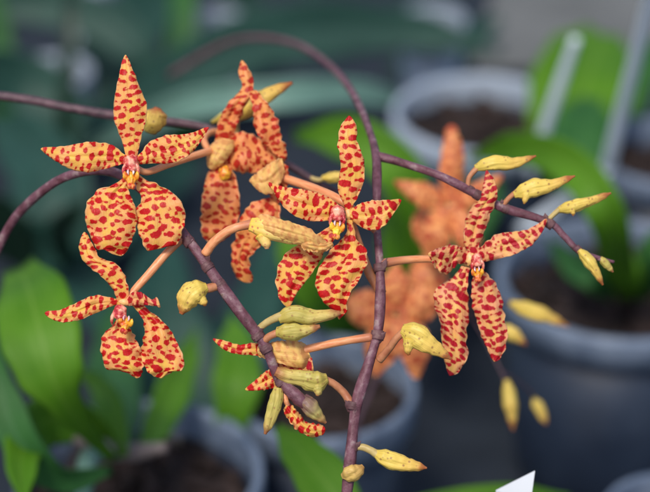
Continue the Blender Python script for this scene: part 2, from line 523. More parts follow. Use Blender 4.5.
def column_lip(f, c, s=1.0, tilt=0.0, z=-6, lipoff=None):
    s *= .92
    """column (hooded cap with two small wings), yellow funnel lip with white teeth and a red tip; tilt turns it in the picture"""
    ct, st_ = math.cos(tilt), math.sin(tilt)
    def q(x, y): return (c[0] + s * (x * ct - y * st_), c[1] + s * (x * st_ + y * ct))
    ms = [blob_mesh((*q(0, 0), z - 2), (8.0 * s, 9.0 * s, 7 * s), wob=.25, tilt=tilt, seg=28, rings=20),
          blob_mesh((*q(.5, 6.0), z - 5), (6.2 * s, 3.6 * s, 5 * s), wob=.35, tilt=tilt)]
    for sg in (-1, 1):
        ms.append(tube_mesh([(*q(sg * 5.5, 1), z - 3), (*q(sg * 7.6, 7), z - 4), (*q(sg * 7.2, 13), z - 3), (*q(sg * 5.6, 17), z)], [2.2 * s, 2.4 * s, 1.9 * s, .8 * s], seg=10, flat=1.1, wob=.2))
    V, F, uv = join(*ms)
    build('column', V, F, COLM, f, uv=uv)
    lx, ly = lipoff or (0, 15)
    ms = [tube_mesh([(*q(lx, ly - 5), z - 1), (*q(lx, ly + 1), z - 5), (*q(lx, ly + 6), z - 8), (*q(lx - .5, ly + 10), z - 8)], [4.5 * s, 6.0 * s, 5.2 * s, 3.6 * s, 2.6 * s], seg=22, n=26, flat=.75, ridge=.16, nridge=4, wob=.25)]
    for sg in (-1, 1):
        ms.append(tube_mesh([(*q(lx + sg * 4, ly + 3), z - 4), (*q(lx + sg * 6.4, ly - 1), z - 8), (*q(lx + sg * 6.6, ly - 6), z - 8)], [2.6 * s, 3.2 * s, 2.4 * s, .7 * s], seg=12, flat=.5, wob=.3))
    V, F, uv = join(*ms)
    lip = build('lip', V, F, LIPM, f, uv=uv)
    V, F, uv = join(blob_mesh((*q(lx - 1.6, ly + 10), z - 10), (3.1 * s, 3.4 * s, 3.4 * s), wob=.3), blob_mesh((*q(lx + 1.8, ly + 10.5), z - 10), (2.8 * s, 3.0 * s, 3.2 * s), wob=.3))
    build('lip_tip', V, F, LIPTIP, lip, uv=uv)
    teeth = [tube_mesh([(*q(lx + dx, ly - 8), z - 6), (*q(lx + dx * 1.2, ly - 5), z - 10), (*q(lx + dx * .9, ly - 2.4), z - 11)], [1.0 * s, 1.3 * s, .4 * s], seg=8) for dx in (-2.9, 2.3)]
    V, F, uv = join(*teeth)
    build('lip_teeth', V, F, LIPWHITE, lip, uv=uv)

def bud(parent, stalk, srad, smat, body, radii, mat, spur=None, spur_r=None, ridge=.045, flat=.9, wob=.07, label=None, nr=3):
    ms = [tube_mesh(body, radii, seg=44, n=56, ridge=ridge, nridge=nr, flat=flat, wob=wob, lump=.14, seam=.15, phase=random.random() * 6)]
    if spur: ms.append(tube_mesh(spur, spur_r, seg=14, wob=.1))
    V, F, uv = join(*ms)
    b = build('bud', V, F, mat, parent, origin=P(*body[0]), uv=uv)
    if label: b['label'] = label
    if stalk: tube(b, 'bud_stalk', stalk, srad, smat, seg=12, wob=.06)
    return b

def leaf(parent, pts, w, mat, tilt=0.0, fold=.25, nv=34, nu=10, thick=.0011, name='leaf', twist=0.0, wave=1.0):
    """pts: (px,py,depth in metres) along the midrib; w: half widths in picture units at that depth; tilt turns the blade about its midrib"""
    path = spline(pts, nv)
    W = [at(*p) for p in path]
    V, F, uv = [], [], []
    s0 = random.random() * 90
    for j in range(nv + 1):
        v = j / nv
        t = (W[min(j + 1, nv)] - W[max(j - 1, 0)]).normalized()
        view = (W[j] - CAM).normalized()
        side = t.cross(view)
        side.normalize()
        nrm = side.cross(t).normalized()
        ang = tilt + twist * v
        sv = side * math.cos(ang) + nrm * math.sin(ang)
        nv_ = nrm * math.cos(ang) - side * math.sin(ang)
        hw = lerp_list(w, v) * K * path[j][2]
        for i in range(nu + 1):
            s = 2 * i / nu - 1
            off = nv_ * (-fold * hw * abs(s) ** 1.4 + wave * hw * .14 * s * noise.noise(Vector((s0, v * 4, s))))
            V.append(W[j] + sv * (hw * s) + off)
            uv.append((i / nu, v))
    for j in range(nv):
        for i in range(nu):
            k = j * (nu + 1) + i
            F.append((k, k + 1, k + nu + 2, k + nu + 1))
    return build(name, V, F, mat, parent, uv=uv, thick=thick)

# ================================================================== THE SETTING
GROUND = simple_noise_mat('dark_ground_cloth', [(.3, (.006, .010, .017)), (.6, (.014, .020, .030)), (.8, (.028, .036, .048))], 30, .75, .5, .004)
V = [Vector((x * 8, y * 8, 0)) for x, y in ((-1, -1), (1, -1), (1, 1), (-1, 1))]
g = build('ground', V, [(0, 1, 2, 3)], GROUND, None, origin=Vector((0, 0, 0)), smooth=False)
g['kind'] = 'structure'
CONC = simple_noise_mat('pale_concrete', [(.3, (.10, .105, .10)), (.7, (.17, .175, .17))], 14, .85, .4, .002)
def on_ground(px, py, z=0.0):
    d = (CAM.z - z) / (CZ + (py - 246) * K * CY)
    return at(px, py, d)
CY, CZ = math.cos(PITCH), math.sin(PITCH)
p0 = [on_ground(470, 75), on_ground(520, -90), on_ground(1100, -90), on_ground(900, 75)]
V = []
for q in p0: V.append(Vector((q.x, q.y, .004)))
pth = build('path', V, [(0, 1, 2, 3)], CONC, None, origin=V[0], smooth=False)
pth['kind'] = 'structure'

# ------------------------------------------------------------------ pots
POT = simple_noise_mat('dark_slate_plastic', [(.3, (.010, .017, .034)), (.7, (.021, .032, .056))], 55, .42, .15, .0006)
RIM = simple_noise_mat('sky_pale_grey_rim', [(.3, (.075, .105, .16)), (.5, (.14, .18, .25)), (.7, (.20, .245, .32))], 90, .5, .15, .0004)  # paler blue-grey than the wall: sky reflection on the lip put into the colour
RIM_DARK = simple_noise_mat('slate_rim', [(.3, (.07, .095, .14)), (.7, (.13, .165, .22))], 90, .45, .15, .0004)
BARK = simple_noise_mat('bark_chip', [(.3, (.012, .008, .007)), (.6, (.035, .020, .016)), (.8, (.085, .055, .042))], 60, .85, .5, .001)
PALEPOT = simple_noise_mat('pale_grey_plastic', [(.3, (.28, .34, .42)), (.7, (.42, .48, .56))], 60, .5, .1)
SOIL = simple_noise_mat('dark_bark_mix', [(.3, (.007, .005, .005)), (.58, (.022, .013, .012)), (.78, (.07, .042, .036))], 160, .9, .8, .003)
CY, CZ = math.cos(PITCH), math.sin(PITCH)
RIMZ = 0.10
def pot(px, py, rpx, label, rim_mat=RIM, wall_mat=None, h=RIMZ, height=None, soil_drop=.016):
    d = (CAM.z - h) / (CZ + (py - 246) * K * CY)
    c = at(px, py, d)
    R = rpx * K * d
    H = height or h
    root = empty('plant_pot', Vector((c.x, c.y, h - H)))
    tag(root, label, 'pot', 'nursery pots behind the orchids')
    seg = 64
    def lathe(prof, name, mat, parent, rough=0):
        V, F = [], []
        for r, z in prof:
            for i in range(seg):
                th = 2 * math.pi * i / seg
                V.append(Vector((c.x + r * math.cos(th), c.y + r * math.sin(th), z)))
        for j in range(len(prof) - 1):
            for i in range(seg):
                a = j * seg + i; b = j * seg + (i + 1) % seg
                F.append((a, b, b + seg, a + seg))
        return build(name, V, F, mat, parent)
    z0 = h - H
    wall = lathe([(R * .60, z0 + .003), (R * .74, z0 + .003), (R * .76, z0 + .006), (R * .93, h - .013), (R * .915, h - .013), (R * .74, z0 + .02)], 'wall', wall_mat or POT, root)
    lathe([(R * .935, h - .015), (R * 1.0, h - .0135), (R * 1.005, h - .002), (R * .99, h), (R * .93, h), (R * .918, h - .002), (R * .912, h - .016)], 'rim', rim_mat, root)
    # potting mix: a disc of bark chips
    V, F = [], []
    nr = 22
    s0 = random.random() * 40
    V.append(Vector((c.x, c.y, h - soil_drop)))
    for j in range(1, nr + 1):
        r = R * .905 * j / nr
        for i in range(seg):
            th = 2 * math.pi * i / seg
            x, y = r * math.cos(th), r * math.sin(th)
            z = h - soil_drop + .0045 * noise.noise(Vector((x * 160 + s0, y * 160, 0))) + .004 * noise.noise(Vector((x * 420, y * 420 + s0, 2)))
            if j == nr: z = h - soil_drop - .006
            V.append(Vector((c.x + x, c.y + y, z)))
    for i in range(seg): F.append((0, 1 + i, 1 + (i + 1) % seg))
    for j in range(nr - 1):
        for i in range(seg):
            a = 1 + j * seg + i; b = 1 + j * seg + (i + 1) % seg
            F.append((a, a + seg, b + seg, b))
    build('potting_mix', V, F, SOIL, root, smooth=False)
    rb = random.Random(int(px * 7 + py))
    V, F = [], []
    for k in range(70):
        rr, th = R * .86 * math.sqrt(rb.random()), rb.uniform(0, 6.283)
        p0 = Vector((c.x + rr * math.cos(th), c.y + rr * math.sin(th), h - soil_drop + .003))
        ax = [Vector((rb.uniform(-1, 1), rb.uniform(-1, 1), rb.uniform(-.4, .4))).normalized()]
        ax.append(ax[0].cross(Vector((0, 0, 1))).normalized()); ax.append(ax[0].cross(ax[1]).normalized())
        ex = (rb.uniform(.003, .007), rb.uniform(.002, .004), rb.uniform(.0012, .0025))
        o_ = len(V)
        for sx in (-1, 1):
            for sy in (-1, 1):
                for sz in (-1, 1):
                    V.append(p0 + ax[0] * ex[0] * sx * rb.uniform(.6, 1.1) + ax[1] * ex[1] * sy * rb.uniform(.6, 1.1) + ax[2] * ex[2] * sz)
        F += [tuple(o_ + q for q in f) for f in ((0, 1, 3, 2), (4, 6, 7, 5), (0, 4, 5, 1), (2, 3, 7, 6), (0, 2, 6, 4), (1, 5, 7, 3))]
    b_ = build('bark_chips', V, F, BARK, root, smooth=False)
    b_['kind'] = 'stuff'
    return root, c, R, d

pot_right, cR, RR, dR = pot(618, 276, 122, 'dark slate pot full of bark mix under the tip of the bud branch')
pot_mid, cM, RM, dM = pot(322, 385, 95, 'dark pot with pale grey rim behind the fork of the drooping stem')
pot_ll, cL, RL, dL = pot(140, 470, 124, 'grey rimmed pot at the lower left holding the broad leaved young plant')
pot_top, cT, RT, dT = pot(484, 112, 92, 'wide pale rimmed pot farthest back, above the blurred orange flower', rim_mat=PALEPOT)
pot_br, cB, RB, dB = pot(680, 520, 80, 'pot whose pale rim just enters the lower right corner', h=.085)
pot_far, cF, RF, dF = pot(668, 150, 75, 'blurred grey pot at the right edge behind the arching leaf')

for px_, py_, r_, l_ in ((52, 70, 40, 'pale grey pot added for a bright patch far back at the left edge, above the long dark stem'), (216, 22, 34, 'pale pot added for a bright patch far back straight above the rear yellow bud'),
                         (432, 18, 34, 'pale pot added for a bright patch far back at the top, right of the arching stem'), (88, -22, 30, 'pale pot added for a bright patch at the top edge above the tall upper left sepal')):
    pot(px_, py_, r_, l_, rim_mat=PALEPOT, wall_mat=PALEPOT, h=.06)  # pale pots added to stand in for bright patches among the foliage

# straps of a pot hanger
STRAP = simple_noise_mat('pale_plastic_strap', [(.3, (.60, .68, .78)), (.7, (.70, .77, .85))], 60, .4, .1)
for pts_ in (((598, 228, dR + .07), (608, 168, .80), (622, 110, .77), (648, 10, .72), (668, -70, .68)), ((520, 232, dR + .08), (560, 205, .84), (590, 186, .81), (608, 166, .80))):
    V, F, uv = tube_mesh([at(*p_) for p_ in pts_], [.0030, .0032, .0030, .0030], seg=12, world=True, flat=.4)
    build('hanger_strap', V, F, STRAP, pot_right, uv=uv)
V, F, uv = tube_mesh([at(530, 178, .83), at(541, 140, .81), at(558, 90, .79), at(576, 38, .77)], [.0024, .0026, .0026, .0022], seg=12, world=True, flat=.35)
stk = build('plant_stake', V, F, STRAP, None, origin=V[0], uv=uv)
tag(stk, 'pale flat plastic stake leaning among the leaves at the upper right', 'plant stake')

# ------------------------------------------------------------------ leafy plants behind
def plant(name, label, px, py, d, cat='plant', group=None):
    o = empty(name, at(px, py, d))
    tag(o, label, cat, group)
    return o

pl = plant('broad_leaf_plant', 'young plant with broad bright green leaves in the lower left pot', 135, 455, dL)
leaf(pl, [(112, 458, .60), (80, 424, .575), (56, 386, .56), (42, 340, .56), (32, 300, .57), (24, 278, .59), (20, 268, .63)], [5, 8, 17, 34, 41, 38, 17], LEAF_BRIGHT, tilt=.10, fold=.12)
leaf(pl, [(118, 455, .62), (84, 425, .61), (46, 420, .60), (22, 450, .57), (24, 505, .55)], [5, 18, 26, 24, 16, 3], LEAF_BRIGHT, tilt=.3)
leaf(pl, [(110, 470, .60), (60, 480, .58), (20, 440, .57), (-4, 372, .575), (-12, 330, .59)], [5, 12, 18, 20, 12, 3], LEAF_MID, tilt=.2)
leaf(pl, [(128, 450, .64), (116, 400, .70), (112, 340, .76), (118, 300, .79)], [6, 24, 26, 15, 3], LEAF_MID, tilt=-.1)
leaf(pl, [(140, 455, .63), (160, 420, .66), (180, 375, .69), (196, 330, .72)], [5, 15, 18, 13, 2], LEAF_BRIGHT, tilt=-.1)
leaf(pl, [(124, 456, .62), (112, 410, .63), (96, 382, .65), (74, 372, .68)], [5, 10, 14, 9, 2], LEAF_BRIGHT, tilt=.3)
V, F, uv = tube_mesh([at(80, 515, .60), at(85, 480, .60), at(92, 455, .61), at(120, 452, .63)], [.0030, .0036, .0034, .003], seg=12, world=True, wob=.08)
build('stem', V, F, LEAF_PALE, pl, uv=uv)
ROOT = simple_noise_mat('pale_root', [(.3, (.17, .13, .12)), (.7, (.28, .23, .22))], 120, .7, .2)
V, F, uv = tube_mesh([at(70, 438, .61), at(95, 444, .61), at(130, 452, .63), at(165, 447, .62)], [.0014, .0026, .0032, .0018], seg=12, world=True, wob=.15)
build('root', V, F, ROOT, pl, uv=uv)

pl = plant('large_leaf_plant', 'large dusky blue green leaves behind the lowest left flower', 205, 440, .80)
leaf(pl, [(200, 470, .80), (176, 380, .80), (160, 290, .82), (170, 220, .86)], [10, 40, 46, 30, 4], LEAF_TEAL, tilt=-.2)
leaf(pl, [(224, 452, .70), (234, 410, .685), (238, 365, .69), (232, 315, .72)], [5, 17, 25, 19, 3], LEAF_BRIGHT, tilt=.1)
leaf(pl, [(210, 460, .82), (240, 360, .88), (268, 280, .92), (270, 220, .96)], [10, 30, 34, 22, 4], LEAF_TEAL, tilt=.2)
leaf(pl, [(200, 460, .82), (110, 330, .92), (60, 240, .98), (10, 190, 1.0)], [10, 26, 34, 26, 4], LEAF_TEAL, tilt=.3)

pl = plant('low_leafy_plant', 'green leaf rising at the bottom edge below the drooping buds', 350, 520, .60)
leaf(pl, [(356, 540, .555), (332, 492, .56), (304, 456, .57), (278, 428, .585)], [10, 24, 27, 20, 5], LEAF_BRIGHT, tilt=.0)
leaf(pl, [(352, 530, .60), (420, 505, .60), (500, 492, .60), (570, 496, .61)], [8, 9, 9, 8, 2], LEAF_BRIGHT, tilt=.3)
leaf(pl, [(352, 530, .61), (430, 540, .62), (500, 520, .64), (590, 500, .68)], [8, 14, 16, 10, 2], LEAF_MID, tilt=.3)

pl = plant('round_leaf_plant', 'rounded green leaves behind the central flower and its stem', 385, 300, .84)
leaf(pl, [(400, 330, .80), (420, 250, .75), (408, 186, .73), (374, 148, .73), (335, 136, .74), (296, 136, .76)], [5, 9, 17, 24, 23, 6], LEAF_BRIGHT, tilt=.05)
leaf(pl, [(404, 330, .80), (410, 260, .78), (404, 205, .78), (396, 160, .80)], [6, 24, 30, 20, 3], LEAF_BRIGHT, tilt=.05)
leaf(pl, [(360, 340, .78), (330, 300, .72), (302, 268, .70), (280, 225, .70)], [6, 24, 28, 18, 3], LEAF_BRIGHT, tilt=-.1)
leaf(pl, [(392, 330, .82), (440, 250, .86), (480, 200, .88), (470, 150, .92)], [8, 26, 30, 22, 3], LEAF_MID, tilt=.2)

pl = plant('arching_leaf_plant', 'green plant with one long arching leaf in the right hand pot', 628, 292, dR)
leaf(pl, [(628, 300, dR), (618, 262, .72), (606, 212, .69), (572, 166, .70), (520, 148, .73), (470, 158, .76)], [9, 17, 20, 20, 16, 4], LEAF_BRIGHT, tilt=.15)
leaf(pl, [(640, 300, dR), (650, 270, .74), (662, 240, .73), (690, 215, .73)], [5, 16, 16, 10, 2], LEAF_MID, tilt=.1)
leaf(pl, [(610, 300, dR), (596, 280, .75), (570, 262, .76), (548, 238, .78)], [4, 13, 14, 9, 2], LEAF_MID, tilt=.1)
leaf(pl, [(632, 300, dR), (632, 280, .74), (622, 250, .74), (614, 232, .75)], [4, 10, 12, 8, 2], LEAF_BRIGHT)

pl = plant('upright_leaf_plant', 'bright green upright leaf beside the pale straps, upper right', 560, 170, .92)
leaf(pl, [(556, 190, .90), (568, 140, .89), (584, 85, .90), (602, 34, .94)], [8, 26, 46, 54, 46, 20], LEAF_BRIGHT, tilt=.0)
leaf(pl, [(556, 190, .94), (552, 150, .96), (555, 105, .98), (545, 55, 1.0)], [10, 26, 30, 22, 6], LEAF_MID, tilt=.1)
leaf(pl, [(566, 196, .86), (574, 166, .86), (582, 134, .87), (590, 100, .89)], [8, 26, 34, 28, 10], LEAF_MID)
leaf(pl, [(540, 190, .94), (520, 150, .97), (505, 110, .99), (512, 85, 1.0)], [5, 10, 14, 12, 2], LEAF_BRIGHT, tilt=-.3)
leaf(pl, [(575, 190, .93), (610, 130, .96), (636, 80, .98), (668, 30, 1.0)], [5, 18, 22, 18, 2], LEAF_MID)

def strap_plant(label, base, leaves):
    o = plant('strap_leaf_plant', label, *base, group='dim strap leaved plants at the back')
    for pts, w_, mt, tl in leaves:
        leaf(o, pts, w_, mt, tilt=tl)
strap_plant('pale blue green strap leaf lying flat behind the upper flowers', (60, 140, 1.0), [
    ([(90, 150, 1.0), (180, 108, .92), (270, 96, .90), (360, 92, .92), (430, 112, .96)], [6, 13, 15, 15, 12, 3], LEAF_PALE, .0),
    ([(70, 150, 1.02), (140, 100, 1.05), (260, 40, 1.08), (400, 30, 1.10), (500, 50, 1.10)], [8, 22, 30, 30, 20, 4], LEAF_TEAL, .1),
    ([(80, 150, 1.02), (60, 110, 1.02), (20, 80, 1.02), (-40, 70, 1.0)], [8, 26, 30, 26, 8], LEAF_TEAL, .0),
])
strap_plant('dark teal strap leaves crowding the top left corner', (130, 130, 1.15), [
    ([(140, 130, 1.15), (110, 80, 1.15), (120, 40, 1.16), (180, -20, 1.2)], [12, 30, 34, 30, 10], LEAF_TEAL, .2),
    ([(150, 130, 1.15), (190, 80, 1.14), (230, 50, 1.15), (250, -20, 1.2)], [10, 22, 26, 24, 10], LEAF_DEEP, .2),
    ([(140, 130, 1.14), (150, 70, 1.1), (100, 20, 1.1), (20, 5, 1.1), (-60, 30, 1.1)], [10, 16, 22, 22, 18, 4], LEAF_TEAL, -.1),
    ([(66, 170, 1.0), (66, 90, .98), (70, 20, .98), (72, -40, 1.0)], [7, 8, 8, 7, 5], LEAF_DEEP, .0),
    ([(182, 150, 1.1), (180, 80, 1.08), (184, 20, 1.08), (180, -40, 1.1)], [14, 14, 15, 13, 10], LEAF_MID, .0),
    ([(0, 150, 1.08), (4, 80, 1.06), (0, 30, 1.06), (-12, -20, 1.06)], [8, 12, 12, 10, 3], LEAF_MID, .0),
])
strap_plant('dark teal strap leaves along the top middle', (360, 120, 1.25), [
    ([(350, 120, 1.25), (330, 80, 1.26), (380, 40, 1.28), (470, 10, 1.3)], [12, 26, 28, 24, 6], LEAF_TEAL, .2),
    ([(340, 130, 1.25), (280, 60, 1.28), (240, 10, 1.3), (220, -30, 1.32)], [12, 28, 30, 22, 6], LEAF_DEEP, .1),
    ([(360, 130, 1.22), (400, 85, 1.2), (430, 60, 1.2), (500, 20, 1.22)], [10, 18, 20, 18, 5], LEAF_TEAL, .1),
    ([(350, 120, 1.26), (330, 30, 1.3), (350, -10, 1.35), (420, -40, 1.4)], [12, 30, 34, 28, 10], LEAF_TEAL, .1),
    ([(330, 130, 1.2), (250, 100, 1.15), (180, 80, 1.12), (120, 60, 1.12)], [8, 14, 14, 12, 3], LEAF_DEEP, .1),
])
strap_plant('dusky leaves at the left edge below the long stem', (40, 260, .95), [
    ([(40, 270, .95), (60, 220, .93), (40, 160, .95), (-10, 120, 1.0)], [10, 34, 40, 32, 6], LEAF_TEAL, .2),
    ([(60, 270, .95), (110, 230, .96), (150, 190, 1.0), (200, 160, 1.04)], [10, 22, 28, 24, 6], LEAF_TEAL, .1),
    ([(30, 270, .95), (0, 220, .92), (-30, 190, .9)], [8, 22, 22, 6], LEAF_DEEP, .1),
    ([(70, 270, .95), (60, 230, .9), (86, 200, .88)], [5, 12, 14, 4], LEAF_DEEP, -.4),
])

rl = random.Random(23)
strap_plant('crowded dim leaves filling the back row at the upper left', (90, 60, 1.25), [
    ([(bx, 140 + rl.uniform(-10, 30), 1.22 + .06 * q), (bx + dx * .3, 80, 1.2 + .06 * q), (bx + dx, 30 + rl.uniform(-20, 30), 1.22 + .06 * q), (bx + dx * 1.9, 10 + rl.uniform(-20, 60), 1.24 + .06 * q)],
     [8, rl.uniform(12, 20), rl.uniform(12, 20), 3], (LEAF_TEAL, LEAF_DEEP, LEAF_MID)[(q * 7 + 1) % 3], rl.uniform(-.3, .3))
    for q, (bx, dx) in enumerate(((10, -40), (40, 60), (105, -70), (130, 70), (165, -50), (205, 80), (250, -60), (290, 70)))])
# white plant label
TAGM = simple_noise_mat('white_plastic_label', [(.3, (.74, .77, .82)), (.7, (.82, .85, .89))], 40, .4, .05)
q = [P(496, 490.5, 80), P(535, 471, 70), P(531, 500, 80)]
q += [Vector((q[2].x, q[2].y + .004, .0)), Vector((q[0].x, q[0].y + .004, .0))]
back = [v + Vector((0, .0006, -.0003)) for v in q]
tg = build('plant_label', q + back, [(0, 1, 2, 3, 4), (9, 8, 7, 6, 5)] + [(a, a + 5, (a + 1) % 5 + 5, (a + 1) % 5) for a in range(5)], TAGM, None, origin=q[4], smooth=False)
tag(tg, 'white pointed plastic plant label poking up at the bottom edge', 'plant label')

# ================================================================== THE ORCHIDS
# ---- the rear, out-of-focus spray
far = spray('orchid_spray', 'out of focus orange orchid spray farthest behind, with blurred flowers and drooping buds', (395, 420, 567), None, None, None)
tube(far, 'stem', [(346, 520, 588), (354, 440, 588), (376, 380, 588), (420, 300, 585), (452, 225, 567), (470, 190, 549)], [4, 4, 4, 3.5, 3], STEM_DARK)
f = flower(far, (450, 205, 496), [(452, 205, 496), (450, 225, 529), (445, 250, 577)], [4, 4, 4], label='blurred orange flower behind the upper bud')
petal(f, 'sepal', [(447, 203), (439, 180), (442, 150), (447, 126)], [(457, 203), (463, 180), (463, 150), (455, 124)], z=[496, 487, 496], mat=PET_FAR, ruffle=1.4, cup=.6, big=1.3, gap=2.2)
petal(f, 'petal', [(446, 196), (430, 184), (410, 181), (394, 180)], [(446, 210), (425, 209), (408, 198), (394, 183)], z=[496, 487, 496], mat=PET_FAR, ruffle=1.4, cup=.6, big=1.3, gap=2.2)
petal(f, 'petal', [(454, 196), (470, 186), (486, 178), (502, 174)], [(455, 209), (472, 208), (488, 198), (503, 178)], z=[496, 487, 496], mat=PET_FAR, ruffle=1.4, cup=.6, big=1.3, gap=2.2)
petal(f, 'sepal', [(444, 205), (428, 216), (420, 240), (430, 264)], [(452, 208), (452, 226), (448, 250), (436, 268)], z=[496, 484, 496], mat=PET_FAR, ruffle=1.4, cup=.6, big=1.3, gap=2.2)
petal(f, 'sepal', [(450, 206), (450, 224), (458, 250), (466, 264)], [(458, 204), (474, 218), (480, 242), (472, 266)], z=[496, 484, 496], mat=PET_FAR, ruffle=1.4, cup=.6, big=1.3, gap=2.2)
f = flower(far, (396, 312, 473), [(396, 312, 482), (404, 318, 529), (418, 306, 585)], [4, 4, 4], label='blurred orange flower low behind the upright stem')
petal(f, 'sepal', [(390, 312), (380, 296), (382, 280), (394, 264)], [(402, 312), (410, 296), (408, 280), (398, 262)], z=[473, 463, 473], mat=PET_FAR, ruffle=1.4, cup=.6, big=1.3, gap=2.2)
petal(f, 'petal', [(392, 302), (372, 290), (356, 292), (346, 300)], [(392, 322), (372, 330), (352, 322), (345, 306)], z=[473, 461, 469], mat=PET_FAR, ruffle=1.4, cup=.6, big=1.3, gap=2.2)
petal(f, 'petal', [(400, 302), (416, 286), (430, 284), (440, 292)], [(400, 322), (420, 324), (436, 314), (441, 296)], z=[473, 463, 473], mat=PET_FAR, ruffle=1.4, cup=.6, big=1.3, gap=2.2)
petal(f, 'sepal', [(394, 316), (372, 326), (364, 346), (370, 372)], [(400, 318), (402, 340), (398, 356), (376, 378)], z=[473, 459, 473], mat=PET_FAR, ruffle=1.4, cup=.6, big=1.3, gap=2.2)
petal(f, 'sepal', [(396, 318), (394, 340), (399, 354), (412, 378)], [(404, 314), (426, 330), (430, 350), (418, 380)], z=[473, 459, 473], mat=PET_FAR, ruffle=1.4, cup=.6, big=1.3, gap=2.2)
f = flower(far, (428, 250, 539), [(428, 250, 539), (432, 262, 567), (436, 268, 580)], [4, 4, 4], label='blurred orange flower between the two farthest flowers')
petal(f, 'sepal', [(424, 250), (414, 236), (412, 222), (418, 208)], [(434, 250), (440, 236), (438, 220), (422, 206)], z=[539, 529, 545], mat=PET_FAR, ruffle=1.4, cup=.6, big=1.3, gap=2.2)
petal(f, 'sepal', [(422, 256), (410, 268), (410, 290), (424, 306)], [(436, 256), (446, 272), (444, 292), (428, 308)], z=[539, 529, 545], mat=PET_FAR, ruffle=1.4, cup=.6, big=1.3, gap=2.2)
for st, bd, rr in (([(440, 262, 577), (470, 285, 532), (490, 294, 483), (514, 305, 454)], [(510, 303, 454), (540, 314, 454), (568, 326, 461)], [4, 9, 10, 6, 1.5]),
                   ([(440, 262, 577), (470, 300, 518), (490, 322, 476), (503, 329, 444)], [(500, 327, 444), (514, 335, 438), (526, 345, 438)], [4, 9, 9, 5, 1.5]),
                   ([(440, 262, 577), (468, 310, 532), (488, 345, 490), (507, 384, 473)], [(507, 380, 473), (511, 405, 469), (513, 430, 469)], [4, 8, 9, 6, 1.5]),
                   ([(500, 370, 476), (520, 382, 504), (534, 396, 539)], [(534, 398, 549), (540, 410, 549), (546, 424, 549)], [3, 7, 7, 5, 1.5])):
    bud(far, st, [1.1, .9, 1.6], STEM_DARK, bd, rr, BUD_YELLOW)

# ---- spray C : the long dark stem crossing behind the upper left flowers
sc_ = spray('orchid_spray', 'orchid spray on the dark stem crossing behind at the upper left', (-20, 92, 150), None, None, None)
tube(sc_, 'stem', [(-30, 92, 200), (30, 100, 200), (60, 106, 200), (130, 118, 195), (200, 126, 195), (250, 146, 188), (290, 166, 182), (320, 184, 182), (350, 196, 195)], [5.5, 5, 5, 5.6, 5, 4.6, 5, 4.2, 3], STEM_DARK, wob=.08)
bud(sc_, [(306, 176, 182), (318, 180, 175), (326, 178, 170)], [2.5, 2.5], PEDI_GREEN, [(322, 178, 170), (338, 177, 168), (356, 172, 168)], [3, 6, 6, 3, 1], BUD_YELLOW)
bud(sc_, [(140, 119, 195), (142, 122, 160), (148, 122, 130)], [3, 3], PEDI_GREEN, [(146, 128, 112), (154, 121, 100), (158, 108, 96)], [5, 11, 13, 11, 4], BUD_YELLOW, label='round yellow bud half hidden by the upper sepal of the top left flower')

# flower 1
f1 = flower(sc_, (132, 166, 4), [(132, 164, 6), (146, 172, 14), (170, 164, 40), (207, 152, 90), (240, 146, 150), (262, 150, 180)], [3.2, 3.6, 3.8, 4, 4, 4], label='large front facing speckled flower, uppermost on the left')
petal(f1, 'sepal', [(127, 163), (125, 152), (122, 140), (115, 122), (114, 104), (118, 80), (121, 66), (124.5, 55)], [(136, 163), (138, 152), (141, 139), (146, 120), (146.5, 104), (139, 86), (132, 68), (126.5, 55)], z=[2, 0, -3, -2, 4], mat=PET, cup=.28, ruffle=.7)
petal(f1, 'petal', [(130, 158), (124, 154), (111, 145), (90, 142), (66, 146), (41, 147.5)], [(129, 166), (122, 164), (109, 168), (86, 172), (64, 166), (41, 150)], z=[2, 0, -4, -3, 5], mat=PET, cup=.22, ruffle=.8)
petal(f1, 'petal', [(134, 158), (140, 154), (150, 142), (168, 135), (187, 134), (208.5, 126.5)], [(134, 166), (140, 164), (154, 163.5), (177, 162), (194, 150), (209, 128.5)], z=[2, 0, -4, -2, 6], mat=PET, cup=.22, ruffle=.8)
petal(f1, 'sepal', [(127, 172), (116, 184), (98, 190), (87, 205), (86, 222), (92, 240), (98, 249), (104, 249), (113, 254), (120, 255.5)], [(131, 174), (128, 190), (134, 203), (137, 218), (135.5, 230), (132, 240), (129, 247), (126, 252), (123, 255), (121, 256)], z=[3, 0, -7, -7, 2], mat=PET_FINE, big=1.12, gap=1.1, cup=.2, ruffle=1.4, roll=.05, nu=24, nv=48)
petal(f1, 'sepal', [(133, 174), (138, 190), (142, 200), (136.5, 209), (137, 224), (141, 238), (145, 247), (148, 250.5), (152, 249), (155, 248)], [(137, 172), (146, 180), (161, 186), (176, 196), (184, 208), (185, 220), (182, 234), (177, 244), (168, 246), (157, 249)], z=[3, 0, -7, -7, 2], mat=PET_FINE, big=1.12, gap=1.1, cup=.2, ruffle=1.4, roll=-.05, nu=24, nv=48)
column_lip(f1, (131, 163), 1.0, 0.0, -4)

